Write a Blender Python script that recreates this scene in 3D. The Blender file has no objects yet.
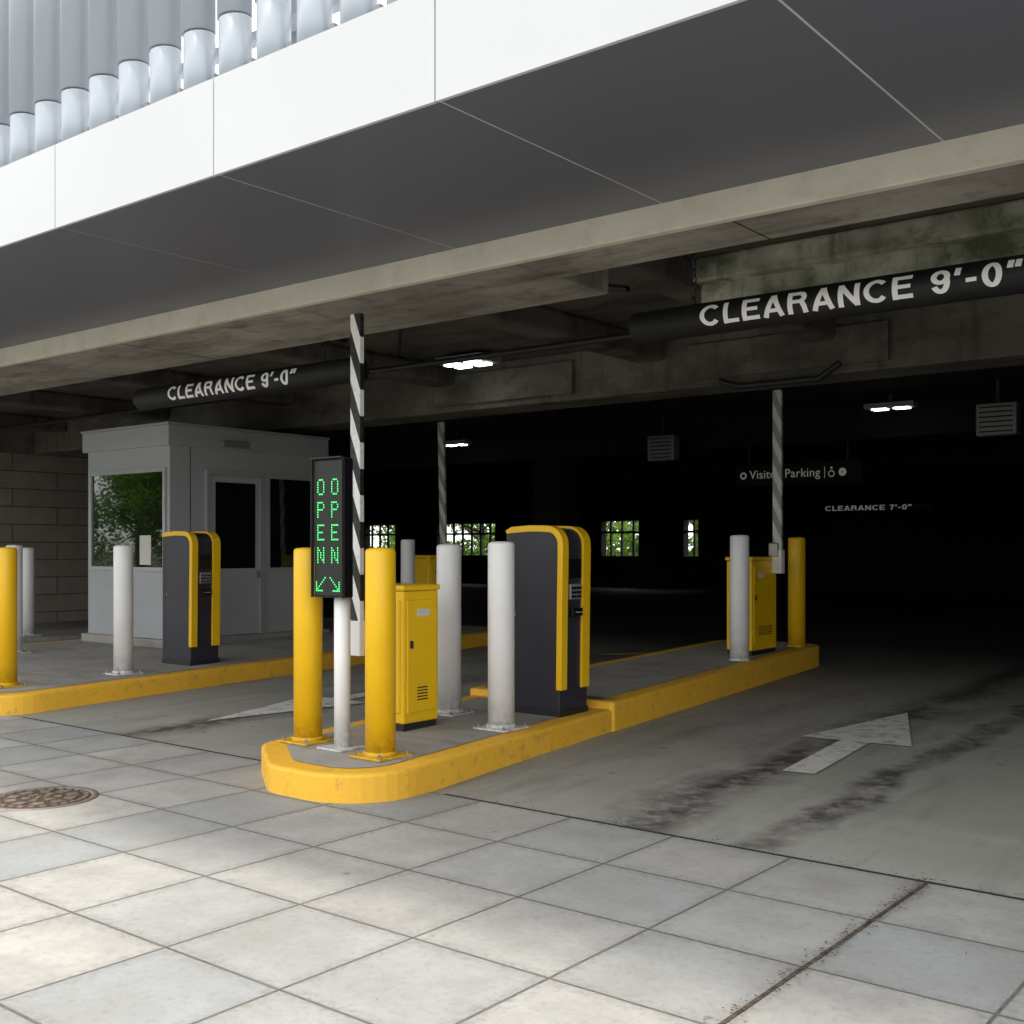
import bpy, bmesh, math, random
from mathutils import Vector, Matrix
random.seed(7)
scene = bpy.context.scene
COL = scene.collection

# ---------------------------------------------------------------- materials
def newmat(name):
    m = bpy.data.materials.new(name); m.use_nodes = True
    nt = m.node_tree
    b = nt.nodes['Principled BSDF']
    return m, nt, b
def mth(nt, op, a, b=None, c=None, clamp=False):
    n = nt.nodes.new('ShaderNodeMath'); n.operation = op; n.use_clamp = clamp
    for i, v in enumerate((a, b, c)):
        if v is None: continue
        if isinstance(v, (int, float)): n.inputs[i].default_value = v
        else: nt.links.new(v, n.inputs[i])
    return n.outputs[0]
def rng(nt, v, a, b, c, d):
    n = nt.nodes.new('ShaderNodeMapRange')
    nt.links.new(v, n.inputs[0])
    for i, x in enumerate((a, b, c, d)): n.inputs[i+1].default_value = x
    return n.outputs[0]
def noise(nt, vec, scale, detail=6, rough=0.6):
    n = nt.nodes.new('ShaderNodeTexNoise'); n.inputs['Scale'].default_value = scale
    n.inputs['Detail'].default_value = detail; n.inputs['Roughness'].default_value = rough
    nt.links.new(vec, n.inputs['Vector'])
    return n.outputs['Fac']
def mixc(nt, fac, a, b, mode='MIX'):
    n = nt.nodes.new('ShaderNodeMix'); n.data_type = 'RGBA'; n.blend_type = mode
    if isinstance(fac, (int, float)): n.inputs[0].default_value = fac
    else: nt.links.new(fac, n.inputs[0])
    for i, v in ((6, a), (7, b)):
        if isinstance(v, tuple): n.inputs[i].default_value = (*v, 1)
        else: nt.links.new(v, n.inputs[i])
    return n.outputs[2]
def scalevec(nt, vec, s):
    n = nt.nodes.new('ShaderNodeVectorMath'); n.operation = 'MULTIPLY'
    nt.links.new(vec, n.inputs[0]); n.inputs[1].default_value = s
    return n.outputs[0]
def bump(nt, b, h, strength=0.3, dist=0.01):
    n = nt.nodes.new('ShaderNodeBump'); n.inputs['Strength'].default_value = strength
    n.inputs['Distance'].default_value = dist
    nt.links.new(h, n.inputs['Height']); nt.links.new(n.outputs[0], b.inputs['Normal'])
def pos(nt):
    return nt.nodes.new('ShaderNodeNewGeometry').outputs['Position']
def objc(nt):
    return nt.nodes.new('ShaderNodeTexCoord').outputs['Object']

def simple(name, c, rough=0.5, metal=0.0, var=0.15, scale=3.0, bmp=0.0, bscale=60, dirt=None, dirtamt=0.0, dirtscale=6, rvar=0.05, det=6):
    m, nt, b = newmat(name)
    p = pos(nt)
    n = noise(nt, p, scale, det)
    f = rng(nt, n, 0.3, 0.7, 1-var, 1+var)
    rgb = nt.nodes.new('ShaderNodeCombineXYZ')
    for i in range(3): nt.links.new(f, rgb.inputs[i])
    col = mixc(nt, 1.0, c, rgb.outputs[0], 'MULTIPLY')
    if dirt:
        dn = noise(nt, p, dirtscale, 10, 0.7)
        col = mixc(nt, rng(nt, dn, 0.5, 0.72, 0, dirtamt), col, dirt)
    nt.links.new(col, b.inputs['Base Color'])
    if rvar:
        rn = rng(nt, noise(nt, p, scale*4), 0.3, 0.7, max(0.03, rough-rvar), min(1, rough+rvar))
        nt.links.new(rn, b.inputs['Roughness'])
    else: b.inputs['Roughness'].default_value = rough
    b.inputs['Metallic'].default_value = metal
    if bmp: bump(nt, b, noise(nt, p, bscale), bmp, 0.004)
    return m

def emis(name, c, s):
    m, nt, b = newmat(name)
    b.inputs['Base Color'].default_value = (0.1, 0.1, 0.1, 1)
    b.inputs['Emission Color'].default_value = (*c, 1)
    b.inputs['Emission Strength'].default_value = s
    return m

def tile_mat():
    m, nt, b = newmat('paving_tiles')
    p = pos(nt)
    sx = nt.nodes.new('ShaderNodeSeparateXYZ'); nt.links.new(p, sx.inputs[0])
    wob = mth(nt, 'MULTIPLY', mth(nt, 'SUBTRACT', noise(nt, p, 9, 4), 0.5), 0.01)
    x = mth(nt, 'ADD', mth(nt, 'DIVIDE', mth(nt, 'ADD', sx.outputs[0], 1.59), 0.61), wob)
    y = mth(nt, 'ADD', mth(nt, 'DIVIDE', mth(nt, 'SUBTRACT', sx.outputs[1], 4.78), 0.61), wob)
    cb = nt.nodes.new('ShaderNodeCombineXYZ')
    nt.links.new(mth(nt, 'FLOOR', x), cb.inputs[0]); nt.links.new(mth(nt, 'FLOOR', y), cb.inputs[1])
    wn = nt.nodes.new('ShaderNodeTexWhiteNoise'); wn.noise_dimensions = '2D'
    nt.links.new(cb.outputs[0], wn.inputs['Vector'])
    px = mth(nt, 'PINGPONG', x, 0.5); py = mth(nt, 'PINGPONG', y, 0.5)
    e = mth(nt, 'MINIMUM', px, py)
    joint = rng(nt, e, 0.006, 0.013, 1, 0)
    edge = rng(nt, e, 0.0, 0.11, 1, 0)
    c = mixc(nt, wn.outputs['Value'], (0.33, 0.345, 0.35), (0.47, 0.45, 0.41))
    off = nt.nodes.new('ShaderNodeVectorMath'); off.operation = 'ADD'
    nt.links.new(p, off.inputs[0]); nt.links.new(scalevec(nt, wn.outputs['Color'], (7, 7, 7)), off.inputs[1])
    n0 = noise(nt, off.outputs[0], 3.2, 6, 0.6)
    n1 = noise(nt, p, 1.3, 8, 0.65); n2 = noise(nt, p, 28, 8, 0.7); n3 = noise(nt, p, 220, 2)
    c = mixc(nt, rng(nt, n0, 0.38, 0.68, 0, 0.6), c, (0.275, 0.268, 0.25))
    c = mixc(nt, rng(nt, n1, 0.44, 0.7, 0, 0.55), c, (0.25, 0.24, 0.22))
    c = mixc(nt, rng(nt, n2, 0.5, 0.75, 0, 0.45), c, (0.19, 0.18, 0.16))
    c = mixc(nt, rng(nt, n3, 0.55, 0.75, 0, 0.4), c, (0.11, 0.105, 0.095))
    c = mixc(nt, mth(nt, 'MULTIPLY', edge, rng(nt, n2, 0.4, 0.7, 0.08, 0.65)), c, (0.15, 0.14, 0.12))
    vo = nt.nodes.new('ShaderNodeTexVoronoi'); vo.inputs['Scale'].default_value = 2.6; nt.links.new(p, vo.inputs['Vector'])
    sp = mth(nt, 'MULTIPLY', rng(nt, vo.outputs['Distance'], 0.03, 0.055, 1, 0), rng(nt, n1, 0.42, 0.52, 0, 0.6))
    c = mixc(nt, sp, c, (0.1, 0.095, 0.085))
    c = mixc(nt, mth(nt, 'MULTIPLY', joint, rng(nt, n2, 0.35, 0.65, 0.95, 0.45)), c, (0.065, 0.056, 0.044))
    nt.links.new(c, b.inputs['Base Color'])
    b.inputs['Roughness'].default_value = 0.85
    h = mth(nt, 'SUBTRACT', mth(nt, 'MULTIPLY', n3, 0.15), joint)
    h = mth(nt, 'ADD', h, mth(nt, 'MULTIPLY', wn.outputs['Value'], 0.3))
    bump(nt, b, h, 0.6, 0.008)
    return m

def lane_mat():
    m, nt, b = newmat('driveway_concrete')
    p = pos(nt)
    sx = nt.nodes.new('ShaderNodeSeparateXYZ'); nt.links.new(p, sx.inputs[0])
    n1 = noise(nt, p, 0.8, 8, 0.65); n2 = noise(nt, p, 9, 8, 0.7); n3 = noise(nt, p, 160, 2)
    c = mixc(nt, rng(nt, n1, 0.3, 0.7, 0, 1), (0.30, 0.30, 0.272), (0.41, 0.40, 0.36))
    c = mixc(nt, rng(nt, n3, 0.5, 0.75, 0, 0.5), c, (0.15, 0.15, 0.135))
    st = noise(nt, scalevec(nt, p, (2.2, 0.35, 1)), 1.4, 8, 0.7)
    c = mixc(nt, rng(nt, st, 0.48, 0.72, 0, 0.6), c, (0.15, 0.14, 0.12))
    msk = None
    for cx, w in ((-3.12, 0.32), (-2.4, 0.16), (-7.45, 0.3)):
        wv = mth(nt, 'MULTIPLY', mth(nt, 'SUBTRACT', noise(nt, p, 0.9, 5, 0.65), 0.5), 0.7)
        dd = mth(nt, 'ABSOLUTE', mth(nt, 'ADD', mth(nt, 'SUBTRACT', sx.outputs[0], cx), wv))
        k = rng(nt, dd, 0.05, w, 1, 0)
        msk = k if msk is None else mth(nt, 'MAXIMUM', msk, k)
    k = mth(nt, 'MULTIPLY', msk, rng(nt, n2, 0.34, 0.54, 0.0, 1))
    k = mth(nt, 'MULTIPLY', k, rng(nt, noise(nt, scalevec(nt, p, (1, 0.6, 1)), 1.0, 3), 0.36, 0.5, 0.15, 1))
    c = mixc(nt, mth(nt, 'MULTIPLY', k, 0.9), c, (0.05, 0.046, 0.04))
    vo = nt.nodes.new('ShaderNodeTexVoronoi'); vo.inputs['Scale'].default_value = 3.5; nt.links.new(p, vo.inputs['Vector'])
    sp = mth(nt, 'MULTIPLY', rng(nt, vo.outputs['Distance'], 0.05, 0.12, 1, 0), rng(nt, n1, 0.42, 0.55, 0, 0.5))
    c = mixc(nt, sp, c, (0.07, 0.065, 0.06))
    deep_shade = rng(nt, sx.outputs[1], 8.5, 14, 0, 0.97)  # interior darkness painted into the floor colour, growing with depth
    c = mixc(nt, deep_shade, c, (0.014, 0.014, 0.013))
    nt.links.new(c, b.inputs['Base Color'])
    r1 = rng(nt, n2, 0.3, 0.7, 0.6, 0.85)
    nt.links.new(mth(nt, 'SUBTRACT', r1, mth(nt, 'MULTIPLY', k, 0.3)), b.inputs['Roughness'])
    bump(nt, b, mth(nt, 'ADD', n3, n2), 0.25, 0.004)
    return m

def concrete(name, a, bcol, scale=1.2, stain=(0.06, 0.05, 0.04), amt=0.5, rough=0.85, lo=0.3, hi=0.7):
    m, nt, b = newmat(name)
    p = pos(nt)
    n1 = noise(nt, p, scale, 8, 0.65); n2 = noise(nt, p, scale*8, 8, 0.7); n3 = noise(nt, p, 120, 2)
    c = mixc(nt, rng(nt, n1, lo, hi, 0, 1), a, bcol)
    st = noise(nt, scalevec(nt, p, (0.6, 2.2, 1.2)), scale*1.5, 9, 0.72)
    c = mixc(nt, rng(nt, st, 0.48, 0.7, 0, amt), c, stain)
    dr = noise(nt, scalevec(nt, p, (5.0, 5.0, 0.35)), 1.0, 6, 0.6)
    c = mixc(nt, rng(nt, dr, 0.55, 0.72, 0, amt*0.8), c, stain)
    c = mixc(nt, rng(nt, n2, 0.5, 0.75, 0, amt*0.6), c, stain)
    nt.links.new(c, b.inputs['Base Color'])
    b.inputs['Roughness'].default_value = rough
    bump(nt, b, mth(nt, 'ADD', n3, n2), 0.3, 0.006)
    return m

def worn_paint(name, col, under, amt=0.5, scale=14, thr=0.55, rough=0.55, lowdirt=None):
    m, nt, b = newmat(name)
    p = pos(nt)
    n = noise(nt, p, scale, 10, 0.75); nb = noise(nt, p, 2.2, 5)
    c = mixc(nt, rng(nt, nb, 0.35, 0.7, 0, 0.3), col, tuple(x*0.75 for x in col))
    c = mixc(nt, rng(nt, n, thr, thr+0.1, 0, amt), c, under)
    c = mixc(nt, rng(nt, noise(nt, p, 45, 6, 0.7), 0.55, 0.75, 0, amt*0.7), c, under)
    if lowdirt is not None:
        tc = objc(nt); s = nt.nodes.new('ShaderNodeSeparateXYZ'); nt.links.new(tc, s.inputs[0])
        lo = rng(nt, s.outputs[2], 0.0, lowdirt, 1, 0)
        c = mixc(nt, mth(nt, 'MULTIPLY', lo, rng(nt, n, 0.35, 0.65, 0.05, 0.7)), c, (0.07, 0.055, 0.035))
    nt.links.new(c, b.inputs['Base Color'])
    nt.links.new(rng(nt, n, 0.3, 0.7, rough-0.1, rough+0.2), b.inputs['Roughness'])
    bump(nt, b, n, 0.12, 0.003)
    return m

def stripe_mat(name, dark, light, period=0.3, slope=2.2):
    m, nt, b = newmat(name)
    tc = objc(nt); s = nt.nodes.new('ShaderNodeSeparateXYZ'); nt.links.new(tc, s.inputs[0])
    v = mth(nt, 'SUBTRACT', s.outputs[2], mth(nt, 'MULTIPLY', s.outputs[1], slope))
    fr = mth(nt, 'FRACT', mth(nt, 'DIVIDE', v, period))
    k = mth(nt, 'GREATER_THAN', fr, 0.5)
    c = mixc(nt, k, dark, light)
    c = mixc(nt, rng(nt, noise(nt, tc, 30, 6), 0.5, 0.75, 0, 0.3), c, (0.2, 0.19, 0.17))
    nt.links.new(c, b.inputs['Base Color']); b.inputs['Roughness'].default_value = 0.5
    return m

def block_mat():
    m, nt, b = newmat('block_wall')
    p = pos(nt)
    s = nt.nodes.new('ShaderNodeSeparateXYZ'); nt.links.new(p, s.inputs[0])
    cb = nt.nodes.new('ShaderNodeCombineXYZ')
    nt.links.new(s.outputs[1], cb.inputs[0]); nt.links.new(s.outputs[2], cb.inputs[1])
    br = nt.nodes.new('ShaderNodeTexBrick')
    nt.links.new(cb.outputs[0], br.inputs['Vector'])
    br.inputs['Scale'].default_value = 1.0
    br.inputs['Brick Width'].default_value = 1.6; br.inputs['Row Height'].default_value = 0.3
    br.inputs['Mortar Size'].default_value = 0.012
    br.inputs['Color1'].default_value = (0.36, 0.31, 0.27, 1)
    br.inputs['Color2'].default_value = (0.31, 0.27, 0.235, 1)
    br.inputs['Mortar'].default_value = (0.14, 0.12, 0.105, 1)
    c = mixc(nt, rng(nt, noise(nt, p, 3, 8), 0.4, 0.7, 0, 0.4), br.outputs['Color'], (0.16, 0.15, 0.13))
    nt.links.new(c, b.inputs['Base Color']); b.inputs['Roughness'].default_value = 0.9
    bump(nt, b, mth(nt, 'SUBTRACT', 1.0, br.outputs['Fac']), 0.6, 0.01)
    return m

M = {}
M['tiles'] = tile_mat()
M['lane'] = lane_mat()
M['ground'] = simple('ground_dirt', (0.10, 0.11, 0.07), 0.95, var=0.4, scale=0.3)
M['asphalt'] = simple('asphalt', (0.05, 0.05, 0.052), 0.9, var=0.25, scale=2, bmp=0.4, bscale=150)
M['island'] = concrete('island_concrete', (0.32, 0.31, 0.285), (0.43, 0.415, 0.38), 1.5, (0.14, 0.13, 0.11), 0.5)
M['kerb'] = worn_paint('yellow_kerb_paint', (0.95, 0.53, 0.04), (0.42, 0.28, 0.11), 0.6, 11, 0.55, 0.6)
M['yellow'] = worn_paint('yellow_bollard_paint', (0.98, 0.58, 0.008), (0.5, 0.29, 0.05), 0.15, 16, 0.64, 0.38, 0.2)
M['white'] = worn_paint('white_bollard_paint', (0.92, 0.92, 0.92), (0.6, 0.58, 0.55), 0.2, 16, 0.65, 0.35, 0.22)
M['cab'] = worn_paint('yellow_cabinet', (0.98, 0.61, 0.008), (0.5, 0.33, 0.06), 0.12, 20, 0.66, 0.35)
M['roadwhite'] = worn_paint('road_marking', (0.74, 0.73, 0.68), (0.34, 0.335, 0.3), 0.85, 10, 0.5, 0.7)
M['roadyellow'] = worn_paint('road_marking_yellow', (0.6, 0.38, 0.05), (0.1, 0.1, 0.08), 0.6, 12, 0.5, 0.7)
M['fascia'] = simple('white_cladding', (0.64, 0.65, 0.66), 0.35, var=0.035, scale=0.8)
M['soffit'] = simple('soffit_metal', (0.15, 0.155, 0.182), 0.40, metal=0.15, var=0.05, scale=0.4, rvar=0, det=1)
M['reveal'] = simple('soffit_reveal', (0.62, 0.62, 0.6), 0.5, var=0.05)
M['dark'] = simple('dark_steel', (0.02, 0.02, 0.022), 0.5, var=0.2)
M['trim'] = simple('painted_trim', (0.68, 0.64, 0.53), 0.6, var=0.08, scale=2.0, dirt=(0.4, 0.37, 0.3), dirtamt=0.45, bmp=0.1)
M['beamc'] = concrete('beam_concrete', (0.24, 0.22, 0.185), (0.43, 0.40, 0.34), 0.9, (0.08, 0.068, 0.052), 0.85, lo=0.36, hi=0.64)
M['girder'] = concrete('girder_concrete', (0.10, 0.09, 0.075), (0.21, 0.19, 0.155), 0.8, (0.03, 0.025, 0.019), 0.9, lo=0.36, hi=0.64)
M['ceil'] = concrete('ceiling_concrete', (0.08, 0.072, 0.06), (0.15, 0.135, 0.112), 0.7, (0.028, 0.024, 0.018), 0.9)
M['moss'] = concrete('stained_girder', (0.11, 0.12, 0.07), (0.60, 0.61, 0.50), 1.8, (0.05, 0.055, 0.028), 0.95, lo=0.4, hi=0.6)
M['black'] = simple('dark_interior', (0.006, 0.006, 0.006), 0.95, var=0.2)  # garage gloom put into a near-black colour; also the black sign panel
M['block'] = block_mat()
M['alu'] = simple('aluminium_fin', (0.44, 0.48, 0.52), 0.42, metal=0.15, var=0.05, scale=1.0)
M['booth'] = simple('booth_panel', (0.44, 0.46, 0.48), 0.45, var=0.06, scale=1.5, dirt=(0.25, 0.25, 0.24), dirtamt=0.25, dirtscale=3)
M['boothfr'] = simple('booth_frame', (0.48, 0.49, 0.50), 0.4, metal=0.3, var=0.05)
m, nt, b = newmat('tinted_glass'); b.inputs['Base Color'].default_value = (0.006, 0.008, 0.008, 1)
b.inputs['Roughness'].default_value = 0.015; b.inputs['IOR'].default_value = 1.7
wv = noise(nt, pos(nt), 1.6, 1); bump(nt, b, wv, 0.04, 0.01); M['glass'] = m
M['machine'] = simple('machine_body', (0.030, 0.029, 0.044), 0.4, var=0.15, scale=4, dirt=(0.06, 0.06, 0.06), dirtamt=0.2)
M['machy'] = worn_paint('machine_yellow', (0.97, 0.58, 0.01), (0.4, 0.3, 0.1), 0.1, 20, 0.68, 0.3)
M['gloss'] = simple('gloss_black', (0.01, 0.01, 0.012), 0.12, var=0.1)
M['bar'] = simple('clearance_bar_black', (0.005, 0.005, 0.006), 0.6, var=0.2, scale=6)
M['letter'] = simple('letter_white', (0.95, 0.94, 0.92), 0.5, var=0.03, scale=8)
M['glowsign'] = emis('glow_letter', (0.85, 0.8, 0.7), 0.13)  # faint emission stands in for light falling on the interior sign letters
M['stripe'] = stripe_mat('arm_stripe', (0.012, 0.012, 0.012), (0.88, 0.88, 0.86), 0.36, 2.6)
M['stripe2'] = stripe_mat('arm_stripe_faded', (0.30, 0.28, 0.25), (0.62, 0.62, 0.60))
M['iron'] = simple('cast_iron', (0.10, 0.065, 0.045), 0.65, metal=0.3, var=0.3, scale=12, bmp=0.3)
M['ironlt'] = simple('cast_iron_worn', (0.27, 0.22, 0.18), 0.5, metal=0.3, var=0.3, scale=12)
M['litter'] = simple('joint_debris', (0.085, 0.062, 0.045), 0.95, var=0.8, scale=30, bmp=0.6, bscale=120)
M['led'] = emis('green_led', (0.02, 1.0, 0.18), 2.0)
M['ledoff'] = simple('led_board', (0.008, 0.01, 0.009), 0.45, var=0.1)
M['lamp'] = emis('fluorescent_tube', (0.9, 1.0, 0.92), 7.0)
M['grey'] = simple('grey_metal', (0.3, 0.3, 0.3), 0.5, metal=0.3, var=0.1)
M['paper'] = simple('paper', (0.7, 0.68, 0.62), 0.8, var=0.05)
M['bolt'] = simple('bolt_steel', (0.35, 0.33, 0.3), 0.45, metal=0.8, var=0.2)
M['bark'] = simple('bark', (0.09, 0.065, 0.045), 0.95, var=0.4, scale=8, bmp=0.5, bscale=30)
def leafmat():
    m, nt, b = newmat('leaves'); p = pos(nt)
    c = mixc(nt, rng(nt, noise(nt, p, 0.9, 6), 0.35, 0.65, 0, 1), (0.04, 0.09, 0.012), (0.14, 0.26, 0.025))
    nt.links.new(c, b.inputs['Base Color']); b.inputs['Roughness'].default_value = 0.6
    tr = nt.nodes.new('ShaderNodeBsdfTranslucent'); tr.inputs[0].default_value = (0.18, 0.36, 0.02, 1)
    ad = nt.nodes.new('ShaderNodeMixShader'); ad.inputs[0].default_value = 0.45
    nt.links.new(b.outputs[0], ad.inputs[1]); nt.links.new(tr.outputs[0], ad.inputs[2])
    nt.links.new(ad.outputs[0], nt.nodes['Material Output'].inputs[0])
    return m
M['leaf'] = leafmat()

# ---------------------------------------------------------------- mesh helpers
def group(name, loc=(0, 0, 0), rot=0):
    e = bpy.data.objects.new(name, None); COL.objects.link(e)
    e.location = loc; e.rotation_euler = (0, 0, rot); e.empty_display_size = 0.2
    return e
def mkobj(name, verts, faces, mat, parent=None, bevel=0, smooth=False, seg=2, recalc=True):
    me = bpy.data.meshes.new(name); me.from_pydata(verts, [], faces); me.update()
    if recalc:
        bm = bmesh.new(); bm.from_mesh(me); bmesh.ops.recalc_face_normals(bm, faces=bm.faces); bm.to_mesh(me); bm.free()
    if mat: me.materials.append(M[mat] if isinstance(mat, str) else mat)
    o = bpy.data.objects.new(name, me); COL.objects.link(o)
    if parent: o.parent = parent
    if smooth:
        for p in me.polygons:
            if len(p.vertices) == 4: p.use_smooth = True
    if bevel:
        bv = o.modifiers.new('bevel', 'BEVEL'); bv.width = bevel; bv.segments = seg
    return o
BOXF = [(0, 3, 2, 1), (4, 5, 6, 7), (0, 1, 5, 4), (1, 2, 6, 5), (2, 3, 7, 6), (3, 0, 4, 7)]
def bv8(x0, x1, y0, y1, z0, z1):
    return [(x0, y0, z0), (x1, y0, z0), (x1, y1, z0), (x0, y1, z0), (x0, y0, z1), (x1, y0, z1), (x1, y1, z1), (x0, y1, z1)]
def box(name, x0, x1, y0, y1, z0, z1, mat, parent=None, bevel=0):
    return mkobj(name, bv8(x0, x1, y0, y1, z0, z1), BOXF, mat, parent, bevel)
def boxes(name, lst, mat, parent=None, bevel=0):
    V, F = [], []
    for b in lst:
        k = len(V); V += bv8(*b); F += [tuple(i+k for i in f) for f in BOXF]
    return mkobj(name, V, F, mat, parent, bevel)
def lathe_data(prof, cx=0, cy=0, seg=32, sx=1, sy=1):
    V, F = [], []
    for r, z in prof:
        for i in range(seg):
            a = 2*math.pi*i/seg
            V.append((cx+r*sx*math.cos(a), cy+r*sy*math.sin(a), z))
    for j in range(len(prof)-1):
        for i in range(seg):
            k = (i+1) % seg
            F.append((j*seg+i, j*seg+k, (j+1)*seg+k, (j+1)*seg+i))
    F.append(tuple(range(seg))[::-1]); F.append(tuple((len(prof)-1)*seg+i for i in range(seg)))
    return V, F
def lathe(name, prof, mat, parent=None, cx=0, cy=0, seg=32):
    V, F = lathe_data(prof, cx, cy, seg)
    return mkobj(name, V, F, mat, parent, smooth=True)
def prism(name, pts, z0f, z1f, mat, parent=None, bevel=0):
    n = len(pts)
    V = [(x, y, z0f(x, y)) for x, y in pts]+[(x, y, z1f(x, y)) for x, y in pts]
    F = [tuple(range(n))[::-1], tuple(range(n, 2*n))]+[(i, (i+1) % n, n+(i+1) % n, n+i) for i in range(n)]
    return mkobj(name, V, F, mat, parent, bevel)
def sheet(name, pts, zf, mat, parent=None):
    return mkobj(name, [(x, y, zf(x, y)) for x, y in pts], [tuple(range(len(pts)))], mat, parent)
def rounded(pts, rad):
    out = []; n = len(pts)
    for i in range(n):
        p = Vector(pts[i]); a = (Vector(pts[i-1])-p).normalized(); b = (Vector(pts[(i+1) % n])-p).normalized()
        r = rad[i]
        if r <= 0: out.append(tuple(p)); continue
        ang = a.angle(b); t = r/math.tan(ang/2)
        c = p+(a+b).normalized()*(r/math.sin(ang/2))
        s = p+a*t-c; e = p+b*t-c
        a0 = math.atan2(s.y, s.x); a1 = math.atan2(e.y, e.x)
        d = (a1-a0+math.pi) % (2*math.pi)-math.pi
        for k in range(11):
            an = a0+d*k/10; out.append((c.x+r*math.cos(an), c.y+r*math.sin(an)))
    return out
def inset(pts, d):
    n = len(pts); area = sum(pts[i][0]*pts[(i+1) % n][1]-pts[(i+1) % n][0]*pts[i][1] for i in range(n))
    s = 1 if area > 0 else -1; out = []
    for i in range(n):
        p0, p1, p2 = Vector(pts[i-1]), Vector(pts[i]), Vector(pts[(i+1) % n])
        e1 = (p1-p0).normalized(); e2 = (p2-p1).normalized()
        n1 = Vector((-e1.y, e1.x))*s; n2 = Vector((-e2.y, e2.x))*s
        m = (n1+n2).normalized(); out.append(tuple(p1+m*(d/max(0.3, m.dot(n1)))))
    return out
def tube(name, pts, r, mat, parent=None):
    cu = bpy.data.curves.new(name, 'CURVE'); cu.dimensions = '3D'; cu.bevel_depth = r; cu.bevel_resolution = 4
    sp = cu.splines.new('POLY'); sp.points.add(len(pts)-1)
    for i, p in enumerate(pts): sp.points[i].co = (*p, 1)
    cu.materials.append(M[mat])
    o = bpy.data.objects.new(name, cu); COL.objects.link(o)
    if parent: o.parent = parent
    return o

# ---- bold grotesque lettering drawn with strokes (cap height 1)
T = 0.185
def arc(cx, cy, rx, ry, a0, a1, n=22):
    return [(cx+rx*math.cos(math.radians(a0+(a1-a0)*i/n)), cy+ry*math.sin(math.radians(a0+(a1-a0)*i/n))) for i in range(n+1)]
h_ = T/2
GL = {
 'C': (0.80, [arc(0.42, 0.5, 0.42-h_, 0.52-h_, 42, 318)]),
 'L': (0.60, [[(h_, 1), (h_, 0)], [(h_, h_), (0.60, h_)]]),
 'E': (0.66, [[(h_, 1), (h_, 0)], [(h_, h_), (0.66, h_)], [(h_, 1-h_), (0.65, 1-h_)], [(h_, 0.51), (0.60, 0.51)]]),
 'A': (0.78, [[(h_*0.9, 0), (0.39, 1.0)], [(0.78-h_*0.9, 0), (0.39, 1.0)], [(0.2, 0.28), (0.58, 0.28)]]),
 'R': (0.74, [[(h_, 1), (h_, 0)], [(h_, 1-h_), (0.40, 1-h_)]+arc(0.42, 0.72, 0.28-h_, 0.28-h_, 90, -90)+[(h_, 0.44+h_)], [(0.52, 0.50), (0.60, 0.30), (0.64, 0.0)]]),
 'N': (0.74, [[(h_, 0), (h_, 1)], [(0.74-h_, 0), (0.74-h_, 1)], [(h_*1.1, 1-h_*0.6), (0.74-h_*1.1, h_*0.6)]]),
 '9': (0.60, [arc(0.30, 0.68, 0.30-h_, 0.33-h_, 0, 360), arc(0.30, 0.44, 0.30-h_, 0.45-h_, 25, -155)]),
 '0': (0.60, [arc(0.30, 0.5, 0.30-h_, 0.52-h_, 0, 360)]),
 '7': (0.58, [[(0.02, 1-h_), (0.56, 1-h_)], [(0.5, 0.92), (0.32, 0.5), (0.22, 0)]]),
 '-': (0.36, [[(0.02, 0.40), (0.34, 0.40)]]),
 "'": (0.18, [[(0.10, 1.0), (0.07, 0.66)]]),
 '"': (0.42, [[(0.11, 1.0), (0.08, 0.66)], [(0.34, 1.0), (0.31, 0.66)]]),
 ' ': (0.30, []),
}
def stroke_text(txt, height, length):
    V, F = [], []; x = 0
    for ch in txt:
        w, strokes = GL[ch]
        for si, st in enumerate(strokes):
            pts = []
            for i in range(len(st)-1):
                a = Vector(st[i]); b_ = Vector(st[i+1]); n = max(1, int((b_-a).length/0.08))
                for k in range(n): pts.append(a+(b_-a)*k/n)
            pts.append(Vector(st[-1])); n = len(pts); base = len(V)
            closed = (pts[0]-pts[-1]).length < 1e-4
            for i, p in enumerate(pts):
                if closed and i in (0, n-1): t = (pts[1]-pts[-2]).normalized()
                else:
                    t = ((pts[i]-pts[i-1]).normalized() if i > 0 else Vector((0, 0)))+((pts[i+1]-p).normalized() if i < n-1 else Vector((0, 0)))
                    t.normalize()
                nn = Vector((-t.y, t.x)); tt = T if abs(t.y) > 0.5 else T*0.92
                for s_ in (-0.5, -0.17, 0.17, 0.5):
                    q = p+nn*tt*s_; V.append([x+q.x, q.y, si])
            for i in range(n-1):
                for j in range(3):
                    F.append((base+4*i+j, base+4*i+j+1, base+4*i+5+j, base+4*i+4+j))
        x += w+0.135
    tot = x-0.135; k = length/tot
    return [((v[0]-tot/2)*k, v[1]*height, v[2]) for v in V], F
def text_mesh(txt, height, offset=0.0, spacing=1.05, extrude=0.0015):
    cu = bpy.data.curves.new('t', 'FONT'); cu.body = txt; cu.size = height/0.70
    cu.align_x = 'CENTER'; cu.offset = offset; cu.extrude = extrude; cu.space_character = spacing
    o = bpy.data.objects.new('t', cu); COL.objects.link(o)
    bpy.context.view_layer.update()
    me = bpy.data.meshes.new_from_object(o.evaluated_get(bpy.context.evaluated_depsgraph_get()))
    bpy.data.objects.remove(o); return me

def gz(y):  # driveway ramps gently up into the garage
    return 0.0195*max(0.0, min(y, 13.0)-4.3)

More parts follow.
